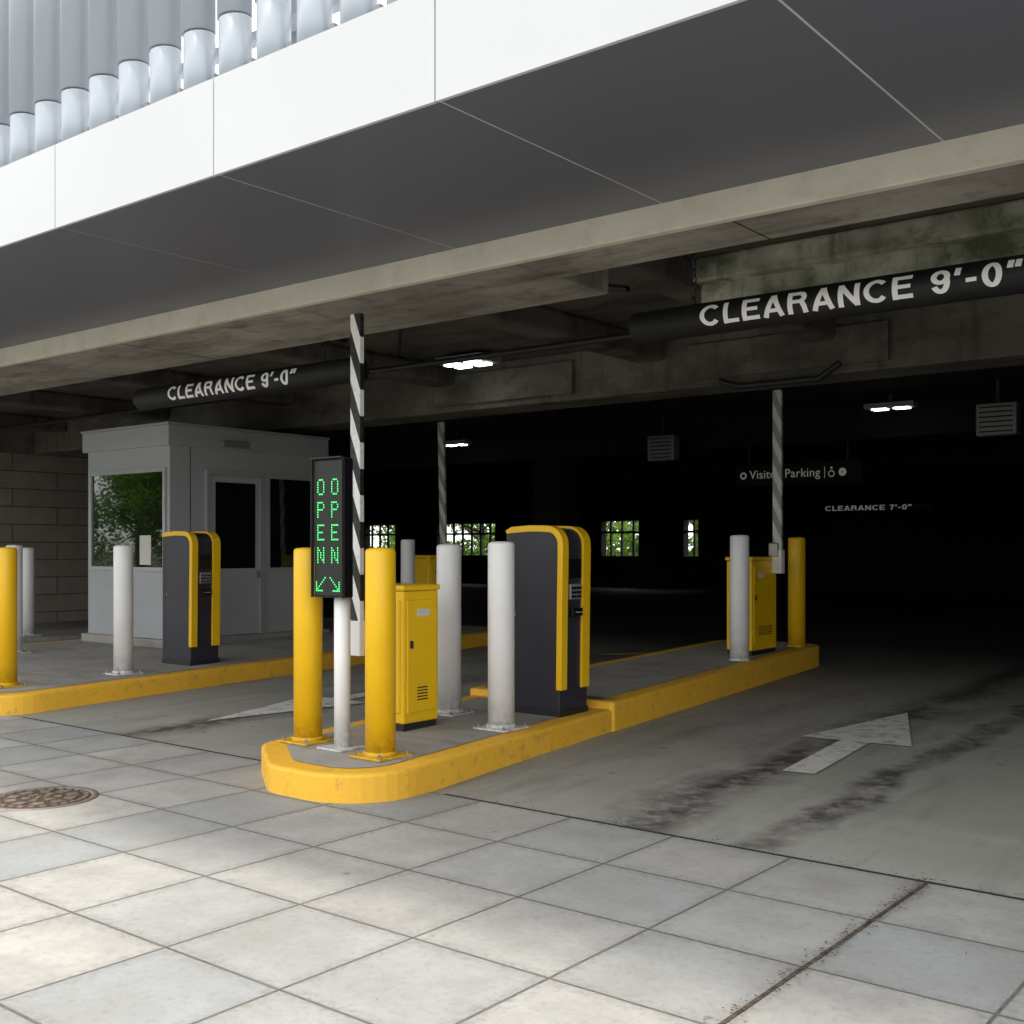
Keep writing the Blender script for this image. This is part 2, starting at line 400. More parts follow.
# ---------------------------------------------------------------- ground
S = 400
sheet('ground', [(-S, -S), (S, -S), (S, S), (-S, S)], lambda x, y: -0.16, 'ground')
sheet('road', [(-150, -13), (120, -13), (120, -3.5), (-150, -3.5)], lambda x, y: -0.13, 'asphalt')
boxes('road_marking', [(-120+i*6, -117+i*6, -8.3, -8.18, -0.129, -0.126) for i in range(38)], 'roadwhite')
box('sidewalk', -60, 20, -3.3, 4.78, -0.3, 0.0, 'tiles')
box('sidewalk', -90, 60, -18, -13.15, -0.3, 0.0, 'tiles')
box('kerb', -60, 20, -3.45, -3.3, -0.3, -0.003, 'island')
V = []
ys = [4.78, 6, 8, 10, 13, 30.2]
for y in ys:
    z = gz(y)-0.004 if y > 4.78 else -0.002
    V += [(-40, y, z), (4, y, z)]
F = [(2*i, 2*i+1, 2*i+3, 2*i+2) for i in range(len(ys)-1)]
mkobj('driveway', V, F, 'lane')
boxes('expansion_joint', [(-1.598, -1.583, 1.0, 4.772, -0.01, 0.003)], 'litter')
boxes('expansion_joint', [(-9.0, -5.7, 4.775, 4.786, -0.01, 0.004), (-4.3, 3.9, 4.775, 4.786, -0.01, 0.0045)], 'dark')
V, F = [], []
for i in range(900):
    if random.random() < 0.6:
        x = -1.59+random.gauss(0, 0.022); y = 4.78-abs(random.gauss(0, 1.1))
    elif random.random() < 0.5:
        x = random.uniform(-4.2, 0); y = 4.78+random.gauss(0, 0.03)
    elif random.random() < 0.5:
        y = random.uniform(5, 9); x = -4.38-(y-4.7)*0.06+abs(random.gauss(0, 0.05))+0.03
    else:
        x = random.uniform(-7, 0); y = random.uniform(2, 8)
        if -5.8 < x < -4.2 and y > 4.1: continue
    a = random.random()*6.28; s = random.uniform(0.003, 0.009); k = len(V)
    zz = 0.007+max(0, 0.0195*(y-4.3))
    for j in range(4):
        t = a+j*math.pi/2; rr = s*(1 if j % 2 else 0.5)
        V.append((x+rr*math.cos(t), y+rr*math.sin(t), zz+random.uniform(0, 0.003)))
    F.append((k, k+1, k+2, k+3))
mkobj('leaf_litter', V, F, 'litter')

def arrow(x0, y0, x1, y1, hw=0.38, sw=0.1, head=1.4):
    a = Vector((x0, y0)); d = Vector((x1, y1))-a; L = d.length; d.normalize(); n = Vector((d.y, -d.x))
    pts = [a+n*u+d*v for u, v in [(-sw, 0), (sw, 0), (sw, L-head), (hw, L-head), (0, L), (-hw, L-head), (-sw, L-head)]]
    sheet('lane_arrow', [tuple(p) for p in pts], lambda x, y: 0.0195*(y-4.3)+0.004, 'roadwhite')
arrow(-2.91, 6.42, -3.14, 8.96)
arrow(-7.5, 7.4, -7.5, 5.5)
sheet('lane_marking', [(-7.6, 11.2), (-7.52, 11.08), (-6.72, 11.75), (-6.8, 11.9)], lambda x, y: gz(y)+0.004, 'roadyellow')

# manhole
mh = group('manhole_cover', (-6.0, 3.30, 0))
lathe('frame', [(0.30, -0.02), (0.30, 0.004), (0.265, 0.004), (0.262, -0.004)], 'ironlt', mh, seg=48)
lathe('lid', [(0.258, -0.02), (0.258, 0.003)], 'iron', mh, seg=48)
V, F = [], []
for rr, n, w, h in ((0.235, 26, 0.011, 0.016), (0.165, 10, 0.028, 0.030), (0.085, 6, 0.02, 0.02), (0.03, 4, 0.01, 0.01)):
    for i in range(n):
        a = 2*math.pi*i/n; k = len(V)
        for z in (0.002, 0.0085):
            for dx, dy in ((-w, -h), (w, -h), (w, h), (-w, h)):
                r2 = rr+dx; t = a+dy/rr
                V.append((r2*math.cos(t), r2*math.sin(t), z))
        F += [tuple(q+k for q in f) for f in BOXF]
mkobj('studs', V, F, 'ironlt', mh)

# ---------------------------------------------------------------- islands
def island(pts, rad, h, base=-0.1, ins=0.15):
    e = group('traffic_island')
    rp = rounded(pts, rad)
    zt = lambda x, y: 0.0195*(y-4.3)+h
    prism('kerb', rp, lambda x, y: base, zt, 'kerb', e, 0.02)
    sheet('top', inset(rp, ins), lambda x, y: zt(x, y)+0.004, 'island', e)
    return e, zt
isl, ztop = island([(-5.71, 4.60), (-5.14, 4.19), (-4.36, 4.19), (-4.62, 7.0), (-5.98, 7.0)], [0.2, 0.35, 0.42, 0, 0], 0.16)
p2 = rounded([(-6.0, 6.95), (-4.60, 6.95), (-4.98, 11.7), (-6.2, 11.7)], [0.04, 0.04, 0.3, 0.3])
z2 = lambda x, y: 0.0195*(y-4.3)+0.215
prism('kerb_raised', p2, lambda x, y: -0.1, z2, 'kerb', isl, 0.02)
sheet('top_raised', inset(p2, 0.15), lambda x, y: z2(x, y)+0.004, 'island', isl)
island([(-13.4, 4.5), (-9.1, 4.5), (-9.45, 12.0), (-13.4, 12.0)], [0.5, 0.5, 0.3, 0.3], 0.16)

# ---------------------------------------------------------------- bollards
def bollard(x, y, z, col, h=1.23, r=0.09):
    e = group('bollard', (x, y, z), random.uniform(-0.05, 0.05))
    lathe('post', [(r, 0.008), (r, h-0.02), (r-0.006, h-0.007), (r-0.02, h), (0.02, h+0.004)], col, e, seg=40)
    lathe('collar', [(r+0.012, 0.012), (r+0.012, 0.03), (r+0.002, 0.04)], col, e)
    q_ = 0.135
    box('base_plate', -q_, q_, -q_, q_, 0.004, 0.016, col, e, 0.003)
    V, F = [], []
    for sx in (-1, 1):
        for sy in (-1, 1):
            v, f = lathe_data([(0.013, 0.016), (0.013, 0.03), (0.006, 0.031), (0.006, 0.04)], sx*0.11, sy*0.11, 6)
            k = len(V); V += v; F += [tuple(i+k for i in q) for q in f]
    mkobj('bolts', V, F, 'bolt', e)
    return e
bollard(-5.49, 4.80, ztop(0, 4.79), 'yellow')
bollard(-4.76, 4.72, ztop(0, 4.72), 'yellow')
bollard(-5.48, 6.13, ztop(0, 6.13), 'white')
bollard(-4.77, 5.86, ztop(0, 5.86), 'white', 1.25)
bollard(-5.06, 9.84, z2(0, 9.84)-0.02, 'white', 1.22)
bollard(-5.14, 11.3, z2(0, 11.3)-0.02, 'yellow', 1.18)
bollard(-9.62, 6.11, ztop(0, 6.11), 'white')
bollard(-9.73, 5.02, ztop(0, 5.02), 'yellow')
bollard(-12.42, 6.5, ztop(0, 6.55), 'white')
bollard(-15.1, 8.1, gz(8.1)+0.1, 'white')
bollard(-9.9, 10.3, ztop(0, 10.3), 'white')
box('traffic_island', -15.9, -14.7, 6.5, 12, -0.1, gz(8.1)+0.1, 'island', None, 0.03)

# ---------------------------------------------------------------- ticket machines
def machine(x, y, z):
    e = group('ticket_machine', (x, y, z))
    H = 1.345; W = 0.50; DY = 0.35
    def prof(o):
        pts = [(-W-o*0.3, 0.02), (-W-o*0.3, H-0.03+o*0.5), (-W+0.05, H-0.010+o)]
        pts += [(-0.28, H+o), (-0.17, H-0.002+o)]
        cx, cz, r = -0.12, H-0.125, 0.12
        for k in range(1, 9):
            a = math.radians(90-k*10)
            pts.append((cx+(r+o)*math.cos(a), cz+(r+o)*math.sin(a)))
        pts += [(0.0+o, H-0.17), (-0.008+o, 0.75), (-0.015+o, 0.30), (-0.015+o, 0.02)]
        return pts
    def ext(name, P, y0, y1, mat, bevel=0):
        n = len(P); V = [(a, y0, c) for a, c in P]+[(a, y1, c) for a, c in P]
        F = [tuple(range(n)), tuple(range(n, 2*n))[::-1]]+[(i, (i+1) % n, n+(i+1) % n, n+i) for i in range(n)]
        return mkobj(name, V, F, mat, e, bevel)
    ext('body', prof(0), 0.006, DY-0.006, 'machine', 0.006)
    O = prof(0.016); I = prof(-0.03)
    for nm, y0, y1 in (('side_rail', 0.0, 0.075), ('side_rail', DY-0.095, DY)):
        o_ = O[1:-1]; i_ = I[1:-1]
        o_[-1] = (o_[-1][0], 0.19); i_[-1] = (i_[-1][0], 0.19)
        n = len(o_); V = []; F = []
        for yy in (y0, y1):
            V += [(a, yy, c) for a, c in o_]+[(a, yy, c) for a, c in i_]
        for k in range(n-1):
            F += [(k, k+1, n+k+1, n+k), (2*n+k, 3*n+k, 3*n+k+1, 2*n+k+1), (k, 2*n+k, 2*n+k+1, k+1), (n+k, n+k+1, 3*n+k+1, 3*n+k)]
        F += [(0, n, 3*n, 2*n), (n-1, 3*n-1, 4*n-1, 2*n-1)]
        mkobj(nm, V, F, 'machy', e, 0.004)
    box('plinth', -0.495, -0.01, -0.004, DY+0.004, 0.0, 0.05, 'dark', e, 0.004)
    box('screen', -0.012, 0.008, 0.095, 0.24, 0.98, 1.12, 'gloss', e, 0.004)
    box('keypad', -0.02, 0.014, 0.10, 0.235, 0.83, 0.94, 'grey', e, 0.006)
    boxes('buttons', [(0.014, 0.020, 0.11+i*0.03, 0.13+i*0.03, 0.842+j*0.03, 0.86+j*0.03) for i in range(4) for j in range(3)], 'gloss', e)
    box('ticket_slot', -0.03, 0.03, 0.105, 0.23, 0.71, 0.77, 'gloss', e, 0.006)
    box('ticket', 0.03, 0.055, 0.14, 0.2, 0.738, 0.741, 'paper', e)
    boxes('door_seam', [(-0.45, -0.08, 0.0045, 0.0058, 0.16, 0.164), (-0.45, -0.446, 0.0045, 0.0058, 0.164, 1.2)], 'dark', e)
    box('lock', -0.425, -0.405, -0.004, 0.006, 0.7, 0.73, 'bolt', e, 0.003)
    return e
machine(-4.70, 6.44, ztop(0, 6.5))
machine(-9.60, 6.86, ztop(0, 6.95))

# ---------------------------------------------------------------- barrier gates
def gate(x, y, z, armx, army, mat='stripe', top=2.97, ab=0.62, w=0.32, dp=0.42, lean=0.0, H=1.02):
    e = group('barrier_gate', (x, y, z))
    box('cabinet', -w, 0, 0, dp, 0.05, H-0.04, 'cab', e, 0.012)
    box('lid', -w-0.012, 0.012, -0.012, dp+0.012, H-0.038, H, 'cab', e, 0.012)
    box('plinth', -w+0.01, -0.01, 0.01, dp-0.01, 0.0, 0.05, 'dark', e)
    box('door', -0.002, 0.010, 0.03, dp-0.03, 0.12, H-0.1, 'cab', e, 0.005)
    box('front_panel', -w+0.03, -0.03, -0.010, 0.002, 0.12, H-0.1, 'cab', e, 0.005)
    box('lock', 0.009, 0.02, 0.05, 0.075, 0.55, 0.6, 'dark', e, 0.003)
    box('label', 0.0095, 0.0115, 0.12, 0.24, H-0.21, H-0.16, 'paper', e)
    boxes('vents', [(0.0098, 0.0125, 0.12, dp-0.12, 0.2+i*0.02, 0.208+i*0.02) for i in range(5)], 'dark', e)
    lx, ly = armx-x, army-y
    arm = box('arm', -0.02, 0.02, -0.048, 0.048, 0, top-z-ab, mat, e, 0.004)
    arm.location = (lx, ly, ab)
    arm.rotation_euler = (0, lean, math.radians(90))
    sx = 1 if lx > -w/2 else -1
    ex = 0 if sx > 0 else -w
    box('hub', min(ex, lx)-0.02, max(ex, lx)+0.02, max(0.02, ly-0.05), max(0.02, ly-0.05)+0.1, ab+0.03, ab+0.17, 'bolt', e, 0.01)
    box('hub_clamp', lx-0.055, lx+0.055, ly-0.03, ly+0.05, ab-0.14, ab+0.10, 'white', e, 0.008)
    return e
gate(-5.21, 5.38, ztop(0, 5.5), -5.65, 5.38, ab=0.62, top=3.0, dp=0.34, w=0.33, H=0.97)
gate(-5.10, 10.18, z2(0, 10.3), -5.04, 10.63, 'stripe2', top=3.0, ab=0.95, dp=0.55, w=0.28, H=0.98)
gate(-9.9, 10.7, ztop(0, 10.8), -9.78, 10.85, 'stripe2', top=3.02, ab=0.75, lean=-0.03)

# ---------------------------------------------------------------- LED lane sign
ls = group('led_lane_sign', (-5.13, 4.76, ztop(0, 4.76)))
lathe('pole', [(0.05, 0.008), (0.05, 1.0)], 'white', ls)
box('base_plate', -0.11, 0.11, -0.11, 0.11, 0.004, 0.016, 'white', ls, 0.003)
box('bracket', -0.05, 0.05, -0.02, 0.03, 0.95, 1.7, 'dark', ls)
hx0, hx1 = -0.145, 0.12
box('housing', hx0, hx1, -0.10, -0.02, 0.93, 1.775, 'gloss', ls, 0.008)
boxes('visor', [(hx0-0.006, hx1+0.006, -0.13, -0.098, 1.773, 1.781), (hx0-0.006, hx0-0.001, -0.12, -0.098, 0.93, 1.773), (hx1+0.001, hx1+0.006, -0.12, -0.098, 0.93, 1.773)], 'dark', ls)
box('board', hx0+0.012, hx1-0.012, -0.106, -0.101, 0.945, 1.76, 'ledoff', ls)
G = {'O': ["01110","10001","10001","10001","10001","10001","01110"],
     'P': ["11110","10001","10001","11110","10000","10000","10000"],
     'E': ["11111","10000","10000","11110","10000","10000","11111"],
     'N': ["10001","11001","10101","10101","10101","10011","10001"],
     'L': ["0000001","0000010","1000100","1001000","1010000","1100000","1111100"],
     'R': ["1000000","0100000","0010001","0001001","0000101","0000011","0011111"]}
V, F = [], []
def dot(cx, cz, r=0.0050):
    k = len(V)
    for j in range(8):
        a = j*math.pi/4; V.append((cx+r*math.cos(a), -0.1075, cz+r*math.sin(a)))
    F.append(tuple(range(k, k+8)))
pit = 0.013
mid = (hx0+hx1)/2
for ci, cx in enumerate((mid-0.062, mid+0.062)):
    for li, ch in enumerate('OPEN'):
        for r_, row in enumerate(G[ch]):
            for c_, v in enumerate(row):
                if v == '1': dot(cx+(c_-2)*pit, 1.645-li*0.138-r_*0.0145)
    for r_, row in enumerate(G['L' if ci == 0 else 'R']):
        for c_, v in enumerate(row):
            if v == '1': dot(cx+(c_-3)*pit, 1.05-r_*pit)
mkobj('leds', V, F, 'led', ls)

# ---------------------------------------------------------------- clearance bars
def clearance(x0, x1, y, z, txt="CLEARANCE 9'-0\"", r=0.1, length=1.87, mat='letter', chain_top=3.5, th=0.125, shift=0.0):
    cx = (x0+x1)/2; L = (x1-x0)/2
    e = group('clearance_sign', (cx, y, z))
    V, Fc = lathe_data([(r*0.9, -L-0.003), (r, -L), (r, L), (r*0.9, L+0.003)], seg=48)
    V = [(vz, vy, vx) for vx, vy, vz in V]
    mkobj('bar', V, Fc, 'bar', e, smooth=True)
    tv, tf = stroke_text(txt, th, length)
    VV = []
    for a, h, si in tv:
        hh = max(-r*0.98, min(r*0.98, h-th/2)); d = 0.0012+si*0.0004
        VV.append((a+shift, -math.sqrt(r*r-hh*hh)-d, hh))
    mkobj('lettering', VV, tf, mat, e, recalc=False)
    for sx in (-L+0.42, L-0.42):
        V, F2 = [], []
        n = int((chain_top-z-r)/0.045)+1
        for i in range(n):
            k0 = len(V); zc_ = r+0.02+i*0.045; R = 0.026; q = 0.006
            for a_ in range(12):
                a = a_*math.pi/6
                for b_ in range(5):
                    bb = b_*2*math.pi/5; rad = R+q*math.cos(bb)
                    u = rad*math.cos(a)*0.6; w_ = rad*math.sin(a); t = q*math.sin(bb)
                    V.append((sx+(u if i % 2 else t), (t if i % 2 else u), zc_+w_))
            for a_ in range(12):
                for b_ in range(5):
                    F2.append((k0+a_*5+b_, k0+((a_+1) % 12)*5+b_, k0+((a_+1) % 12)*5+(b_+1) % 5, k0+a_*5+(b_+1) % 5))
        mkobj('chain', V, F2, 'dark', e)
    return e
clearance(-3.96, -1.06, 6.27, 2.83)
clearance(-9.56, -6.55, 6.27, 2.825, length=1.78, shift=-0.05)
clearance(-9.75, -7.2, 22, 2.2, "CLEARANCE 7'-0\"", 0.09, 1.75, 'glowsign', 3.4, 0.10)

vs = group('visitor_parking_sign', (-7.28, 16, 2.52))
box('panel', -1.0, 1.0, 0, 0.04, -0.16, 0.16, 'black', vs, 0.004)
me = text_mesh("Visitor Parking", 0.13, 0.0); me.materials.clear(); me.materials.append(M['glowsign'])
xs = [v.co.x for v in me.vertices]; k = 1.15/(max(xs)-min(xs))
for v in me.vertices: v.co = (v.co.x*k-0.2, -0.003-v.co.z, v.co.y-0.05)
o = bpy.data.objects.new('lettering', me); COL.objects.link(o); o.parent = vs
V, F = [], []
def disc(cx, cz, r, n=20, r_in=0):
    k = len(V)
    if r_in:
        for j in range(n):
            a = j*2*math.pi/n; V.append((cx+r*math.cos(a), -0.004, cz+r*math.sin(a))); V.append((cx+r_in*math.cos(a), -0.004, cz+r_in*math.sin(a)))
        for j in range(n):
            q = (j+1) % n; F.append((k+2*j, k+2*q, k+2*q+1, k+2*j+1))
    else:
        for j in range(n):
            a = j*2*math.pi/n; V.append((cx+r*math.cos(a), -0.004, cz+r*math.sin(a)))
        F.append(tuple(range(k, k+n)))
disc(-0.88, 0, 0.055, r_in=0.03); disc(0.72, 0, 0.06, r_in=0.012); disc(0.55, -0.02, 0.05, r_in=0.035); disc(0.55, 0.065, 0.018)
k = len(V); a = 0.44; V += [(a, -0.004, -0.08), (a+0.01, -0.004, -0.08), (a+0.01, -0.004, 0.09), (a, -0.004, 0.09)]; F.append((k, k+1, k+2, k+3))
mkobj('symbols', V, F, 'glowsign', vs)
boxes('hangers', [(-0.8, -0.78, 0.01, 0.03, 0.16, 1.02), (0.78, 0.8, 0.01, 0.03, 0.16, 1.02)], 'dark', vs)

# ---------------------------------------------------------------- booth
BX0, BX1, BY0, BY1 = -13.1, -11.36, 7.82, 10.2
bz = ztop(0, 7.9)+0.005
bt = group('attendant_booth', (0, 0, 0))
box('plinth', BX0-0.06, BX1+0.06, BY0-0.06, BY1+0.06, bz-0.1, bz+0.09, 'island', bt, 0.01)
box('walls', BX0, BX1, BY0, BY1, bz+0.09, 2.66, 'booth', bt, 0.006)
box('roof_band', BX0-0.05, BX1+0.05, BY0-0.05, BY1+0.05, 2.60, 2.84, 'booth', bt, 0.008)
box('roof_cap', BX0-0.065, BX1+0.065, BY0-0.065, BY1+0.065, 2.842, 2.87, 'boothfr', bt, 0.004)
def framed_y(x0, x1, z0, z1, y):
    t = 0.045
    box('glass', x0, x1, y-0.008, y-0.002, z0, z1, 'glass', bt)
    boxes('window_frame', [(x0-t, x0, y-0.03, y+0.01, z0-t, z1+t), (x1, x1+t, y-0.03, y+0.01, z0-t, z1+t),
          (x0, x1, y-0.028, y+0.01, z1, z1+t), (x0, x1, y-0.028, y+0.01, z0-t, z0)], 'boothfr', bt)
def framed_x(y0, y1, z0, z1, x, mat='boothfr'):
    t = 0.045
    box('glass', x+0.002, x+0.008, y0, y1, z0, z1, 'glass', bt)
    boxes('window_frame', [(x-0.01, x+0.03, y0-t, y0, z0-t, z1+t), (x-0.01, x+0.03, y1, y1+t, z0-t, z1+t),
          (x-0.01, x+0.028, y0, y1, z1, z1+t), (x-0.01, x+0.028, y0, y1, z0-t, z0)], mat, bt)
framed_y(BX0+0.12, BX1-0.10, 1.17, 2.30, BY0)
box('notice', -11.95, -11.72, BY0-0.012, BY0-0.009, 1.2, 1.55, 'paper', bt)
D0, D1 = 8.38, 9.12
boxes('door_frame', [(BX1, BX1+0.035, D0-0.06, D0, bz+0.09, 2.34), (BX1, BX1+0.035, D1, D1+0.06, bz+0.09, 2.34), (BX1, BX1+0.035, D0, D1, 2.28, 2.34)], 'boothfr', bt)
box('door', BX1, BX1+0.02, D0, D1, bz+0.10, 2.275, 'booth', bt)
box('door_glass', BX1+0.02, BX1+0.025, D0+0.07, D1-0.07, 1.15, 2.2, 'glass', bt)
box('door_handle', BX1+0.02, BX1+0.06, D1-0.06, D1-0.035, 1.02, 1.12, 'bolt', bt, 0.004)
framed_x(9.28, 9.98, 1.15, 2.28, BX1)
boxes('panel_seams', [(BX1, BX1+0.004, 8.1, 8.108, bz+0.09, 2.6), (BX1, BX1+0.004, 9.2, 9.206, bz+0.09, 1.1)], 'dark', bt)
box('roof_lamp', BX1+0.05, BX1+0.11, 8.5, 8.9, 2.62, 2.7, 'grey', bt, 0.01)

# ---------------------------------------------------------------- garage building
gar = group('parking_garage')
joints = [-1.63-1.44*i for i in range(-5, 17)]
joints.sort()
g = 0.006
boxes('soffit_panel', [(a+g, b_-g, 3.378, 5.098, 3.2, 3.222) for a, b_ in zip(joints[:-1], joints[1:])], 'soffit', gar)
box('soffit_reveal', joints[0], joints[-1], 3.370, 5.095, 3.2022, 3.2026, 'reveal', gar)
box('overhang_core', joints[0], joints[-1], 3.38, 5.12, 3.224, 3.63, 'dark', gar)
boxes('fascia_panel', [(a+0.004, b_-0.004, 3.35, 3.369, 3.192, 3.66) for a, b_ in zip(joints[:-1], joints[1:])], 'fascia', gar)
box('fascia_cap', joints[0], joints[-1], 3.352, 5.1, 3.64, 3.655, 'alu', gar)
box('fascia_backing', joints[0], joints[-1], 3.3695, 3.3792, 3.21, 3.63, 'dark', gar)
box('beam_trim', joints[0], joints[-1], 5.1, 5.16, 3.05, 3.212, 'trim', gar, 0.006)
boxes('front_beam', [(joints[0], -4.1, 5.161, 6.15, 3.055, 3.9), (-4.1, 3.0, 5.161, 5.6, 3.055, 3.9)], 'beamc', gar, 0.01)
boxes('beam_seams', [(x, x+0.012, 5.17, 6.14, 3.0535, 3.056) for x in (-16.5, -12.3, -8.2)]+[(x, x+0.01, 5.17, 5.59, 3.0535, 3.056) for x in (-2.7,)], 'dark', gar)
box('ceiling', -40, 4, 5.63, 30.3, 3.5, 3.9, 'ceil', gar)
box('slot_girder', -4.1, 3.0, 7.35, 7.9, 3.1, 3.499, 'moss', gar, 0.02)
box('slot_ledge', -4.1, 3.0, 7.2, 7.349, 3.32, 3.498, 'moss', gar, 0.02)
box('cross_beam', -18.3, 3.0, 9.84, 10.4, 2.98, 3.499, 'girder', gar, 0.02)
boxes('cross_beam_pads', [(-9.0+i*3.4, -7.0+i*3.4, 9.79, 9.838, 3.05, 3.40) for i in range(4)], 'girder', gar, 0.01)
boxes('ribs', [(x, x+0.32, 6.152, 9.838, 3.28, 3.4995) for x in (-17.4, -14.6, -11.8, -9.0, -6.2, -4.4)], 'ceil', gar, 0.04)
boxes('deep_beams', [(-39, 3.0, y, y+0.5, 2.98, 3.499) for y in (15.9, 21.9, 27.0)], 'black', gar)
boxes('block_wall', [(-18.7, -18.4, 5.2, 14, -0.1, 3.5)], 'block', gar)
box('wall_beam', -18.39, -18.1, 6.16, 9.83, 3.0, 3.499, 'girder', gar)
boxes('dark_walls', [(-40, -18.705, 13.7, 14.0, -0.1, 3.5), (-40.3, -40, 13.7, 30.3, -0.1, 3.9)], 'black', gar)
box('street_wall', -40, -18.705, 5.2, 5.6, -0.1, 3.9, 'block', gar)
box('side_wall', 3.0, 3.4, 4.9, 30.3, -0.1, 3.9, 'beamc', gar)
box('side_wall_shade', 2.95, 2.999, 7.5, 30.0, 0.1, 3.49, 'black', gar)  # added black sheet, paints shade over the inner side wall
boxes('deep_ceiling_shade', [(-39.9, 2.9, 10.41, 29.9, 3.485, 3.4985)], 'black', gar)  # added black sheet standing in for the dark under the rear ceiling
ops = [(-34.8, -33.6), (-31.1, -29.4), (-27.4, -24.7), (-20.3, -18.9), (-17.3, -16.8)]
segs = []; px = -40
for a, b_ in ops:
    segs.append((px, a, 30.0, 30.3, 1.15, 2.25)); px = b_
segs.append((px, 3.0, 30.0, 30.3, 1.15, 2.25))
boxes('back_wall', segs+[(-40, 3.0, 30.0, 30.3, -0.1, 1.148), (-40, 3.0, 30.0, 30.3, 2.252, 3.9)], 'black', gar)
bars = []
for a, b_ in ops:
    x = a+0.3
    while x < b_-0.1:
        bars.append((x, x+0.06, 30.05, 30.12, 1.15, 2.25)); x += 0.42
    bars.append((a, b_, 30.04, 30.13, 1.86, 1.93))
boxes('opening_bars', bars, 'dark', gar)
boxes('columns', [(x, x+0.6, y, y+0.6, 0.1, 3.499) for x, y in ((-12.3, 16), (-16.6, 22), (-2.4, 22), (2.2, 10))], 'black', gar)
tube('conduit', [(-12, 9.3, 3.44), (-8.6, 9.3, 3.44), (-8.2, 8.4, 3.42), (-7.2, 7.4, 3.42), (-5.0, 7.1, 3.42), (-4.5, 7.0, 3.3)], 0.022, 'dark', gar)
tube('conduit', [(-17, 8.6, 3.22), (-9.5, 8.6, 3.22), (-8.9, 8.2, 3.22), (-4.6, 8.2, 3.22)], 0.03, 'dark', gar)
tube('conduit', [(-5.2, 9.7, 3.0), (-5.0, 9.7, 2.93), (-4.2, 9.7, 2.93), (-4.0, 9.7, 3.05)], 0.03, 'dark', gar)

V, F = [], []
x = -20.0
def add(v, f):
    k = len(V); V.extend(v); F.extend(tuple(i+k for i in q) for q in f)
while x < 5:
    add(*lathe_data([(1, 4.10), (1, 6.4)], x, 3.62, 20, 0.10, 0.08))
    add(*lathe_data([(1, 3.70), (1, 4.085)], x+0.014, 3.615, 20, 0.096, 0.076))
    x += 0.3
mkobj('facade_fins', V, F, 'alu', gar, smooth=True)
L = []
x = -20.0
while x < 5:
    L += [(x-0.02, x+0.02, 3.6, 3.9, 3.66, 3.72), (x+0.135, x+0.165, 3.60, 3.64, 3.655, 3.85)]
    x += 0.3
boxes('fin_brackets', L, 'grey', gar)
boxes('fin_rails', [(-20.2, 5, 3.80, 3.86, 4.07, 4.12), (-20.2, 5, 3.80, 3.86, 6.2, 6.28)], 'fascia', gar)
boxes('fin_posts', [(-19+i*2.88, -18.92+i*2.88, 3.88, 3.96, 3.66, 6.4) for i in range(9)], 'alu', gar)

def fixture(x, y, z, w=0.6, d=0.3, n=2):
    e = group('ceiling_light', (x, y, z))
    box('housing', -w/2-0.04, w/2+0.04, -d/2-0.03, d/2+0.03, 0.0, 0.07, 'grey', e, 0.006)
    for i in range(n):
        a = -w/2+i*w/n
        boxes('tube', [(a+0.05, a+w/n-0.05, -d/2+0.02, -0.04, -0.02, -0.001), (a+0.05, a+w/n-0.05, 0.04, d/2-0.02, -0.02, -0.001)], 'lamp', e)
    box('stem', -0.02, 0.02, -0.02, 0.02, 0.07, max(0.08, 3.49-z), 'dark', e)
    return e
fixture(-7.95, 9.2, 3.38, 0.56, 0.3)
fixture(-5.55, 15.2, 3.3, 0.6, 0.16)
fixture(-13.4, 15.2, 3.25, 0.5, 0.16)
fixture(-0.5, 6.8, 3.40, 1.2, 0.3)
def hung(x, y, z):
    e = group('air_vent_unit', (x, y, z))
    box('case', -0.24, 0.24, -0.1, 0.1, -0.2, 0.2, 'grey', e, 0.02)
    boxes('grille', [(-0.2, 0.2, -0.104, -0.1, -0.16+i*0.06, -0.14+i*0.06) for i in range(6)], 'dark', e)
    box('stem', -0.02, 0.02, -0.02, 0.02, 0.2, 3.48-z, 'dark', e)
hung(-9.3, 15.5, 2.98); hung(-4.0, 14.6, 2.98)
sc = group('security_camera', (-7.6, 7.0, 3.30))
box('mount', -0.03, 0.03, -0.03, 0.03, 0.08, 0.199, 'dark', sc, 0.004)
box('arm', -0.02, 0.02, -0.12, 0.02, 0.06, 0.10, 'dark', sc)
box('housing', -0.05, 0.05, -0.2, 0.08, -0.04, 0.07, 'dark', sc, 0.012)
lathe('lens', [(0.04, -0.06), (0.035, -0.03)], 'gloss', sc, 0, -0.15)

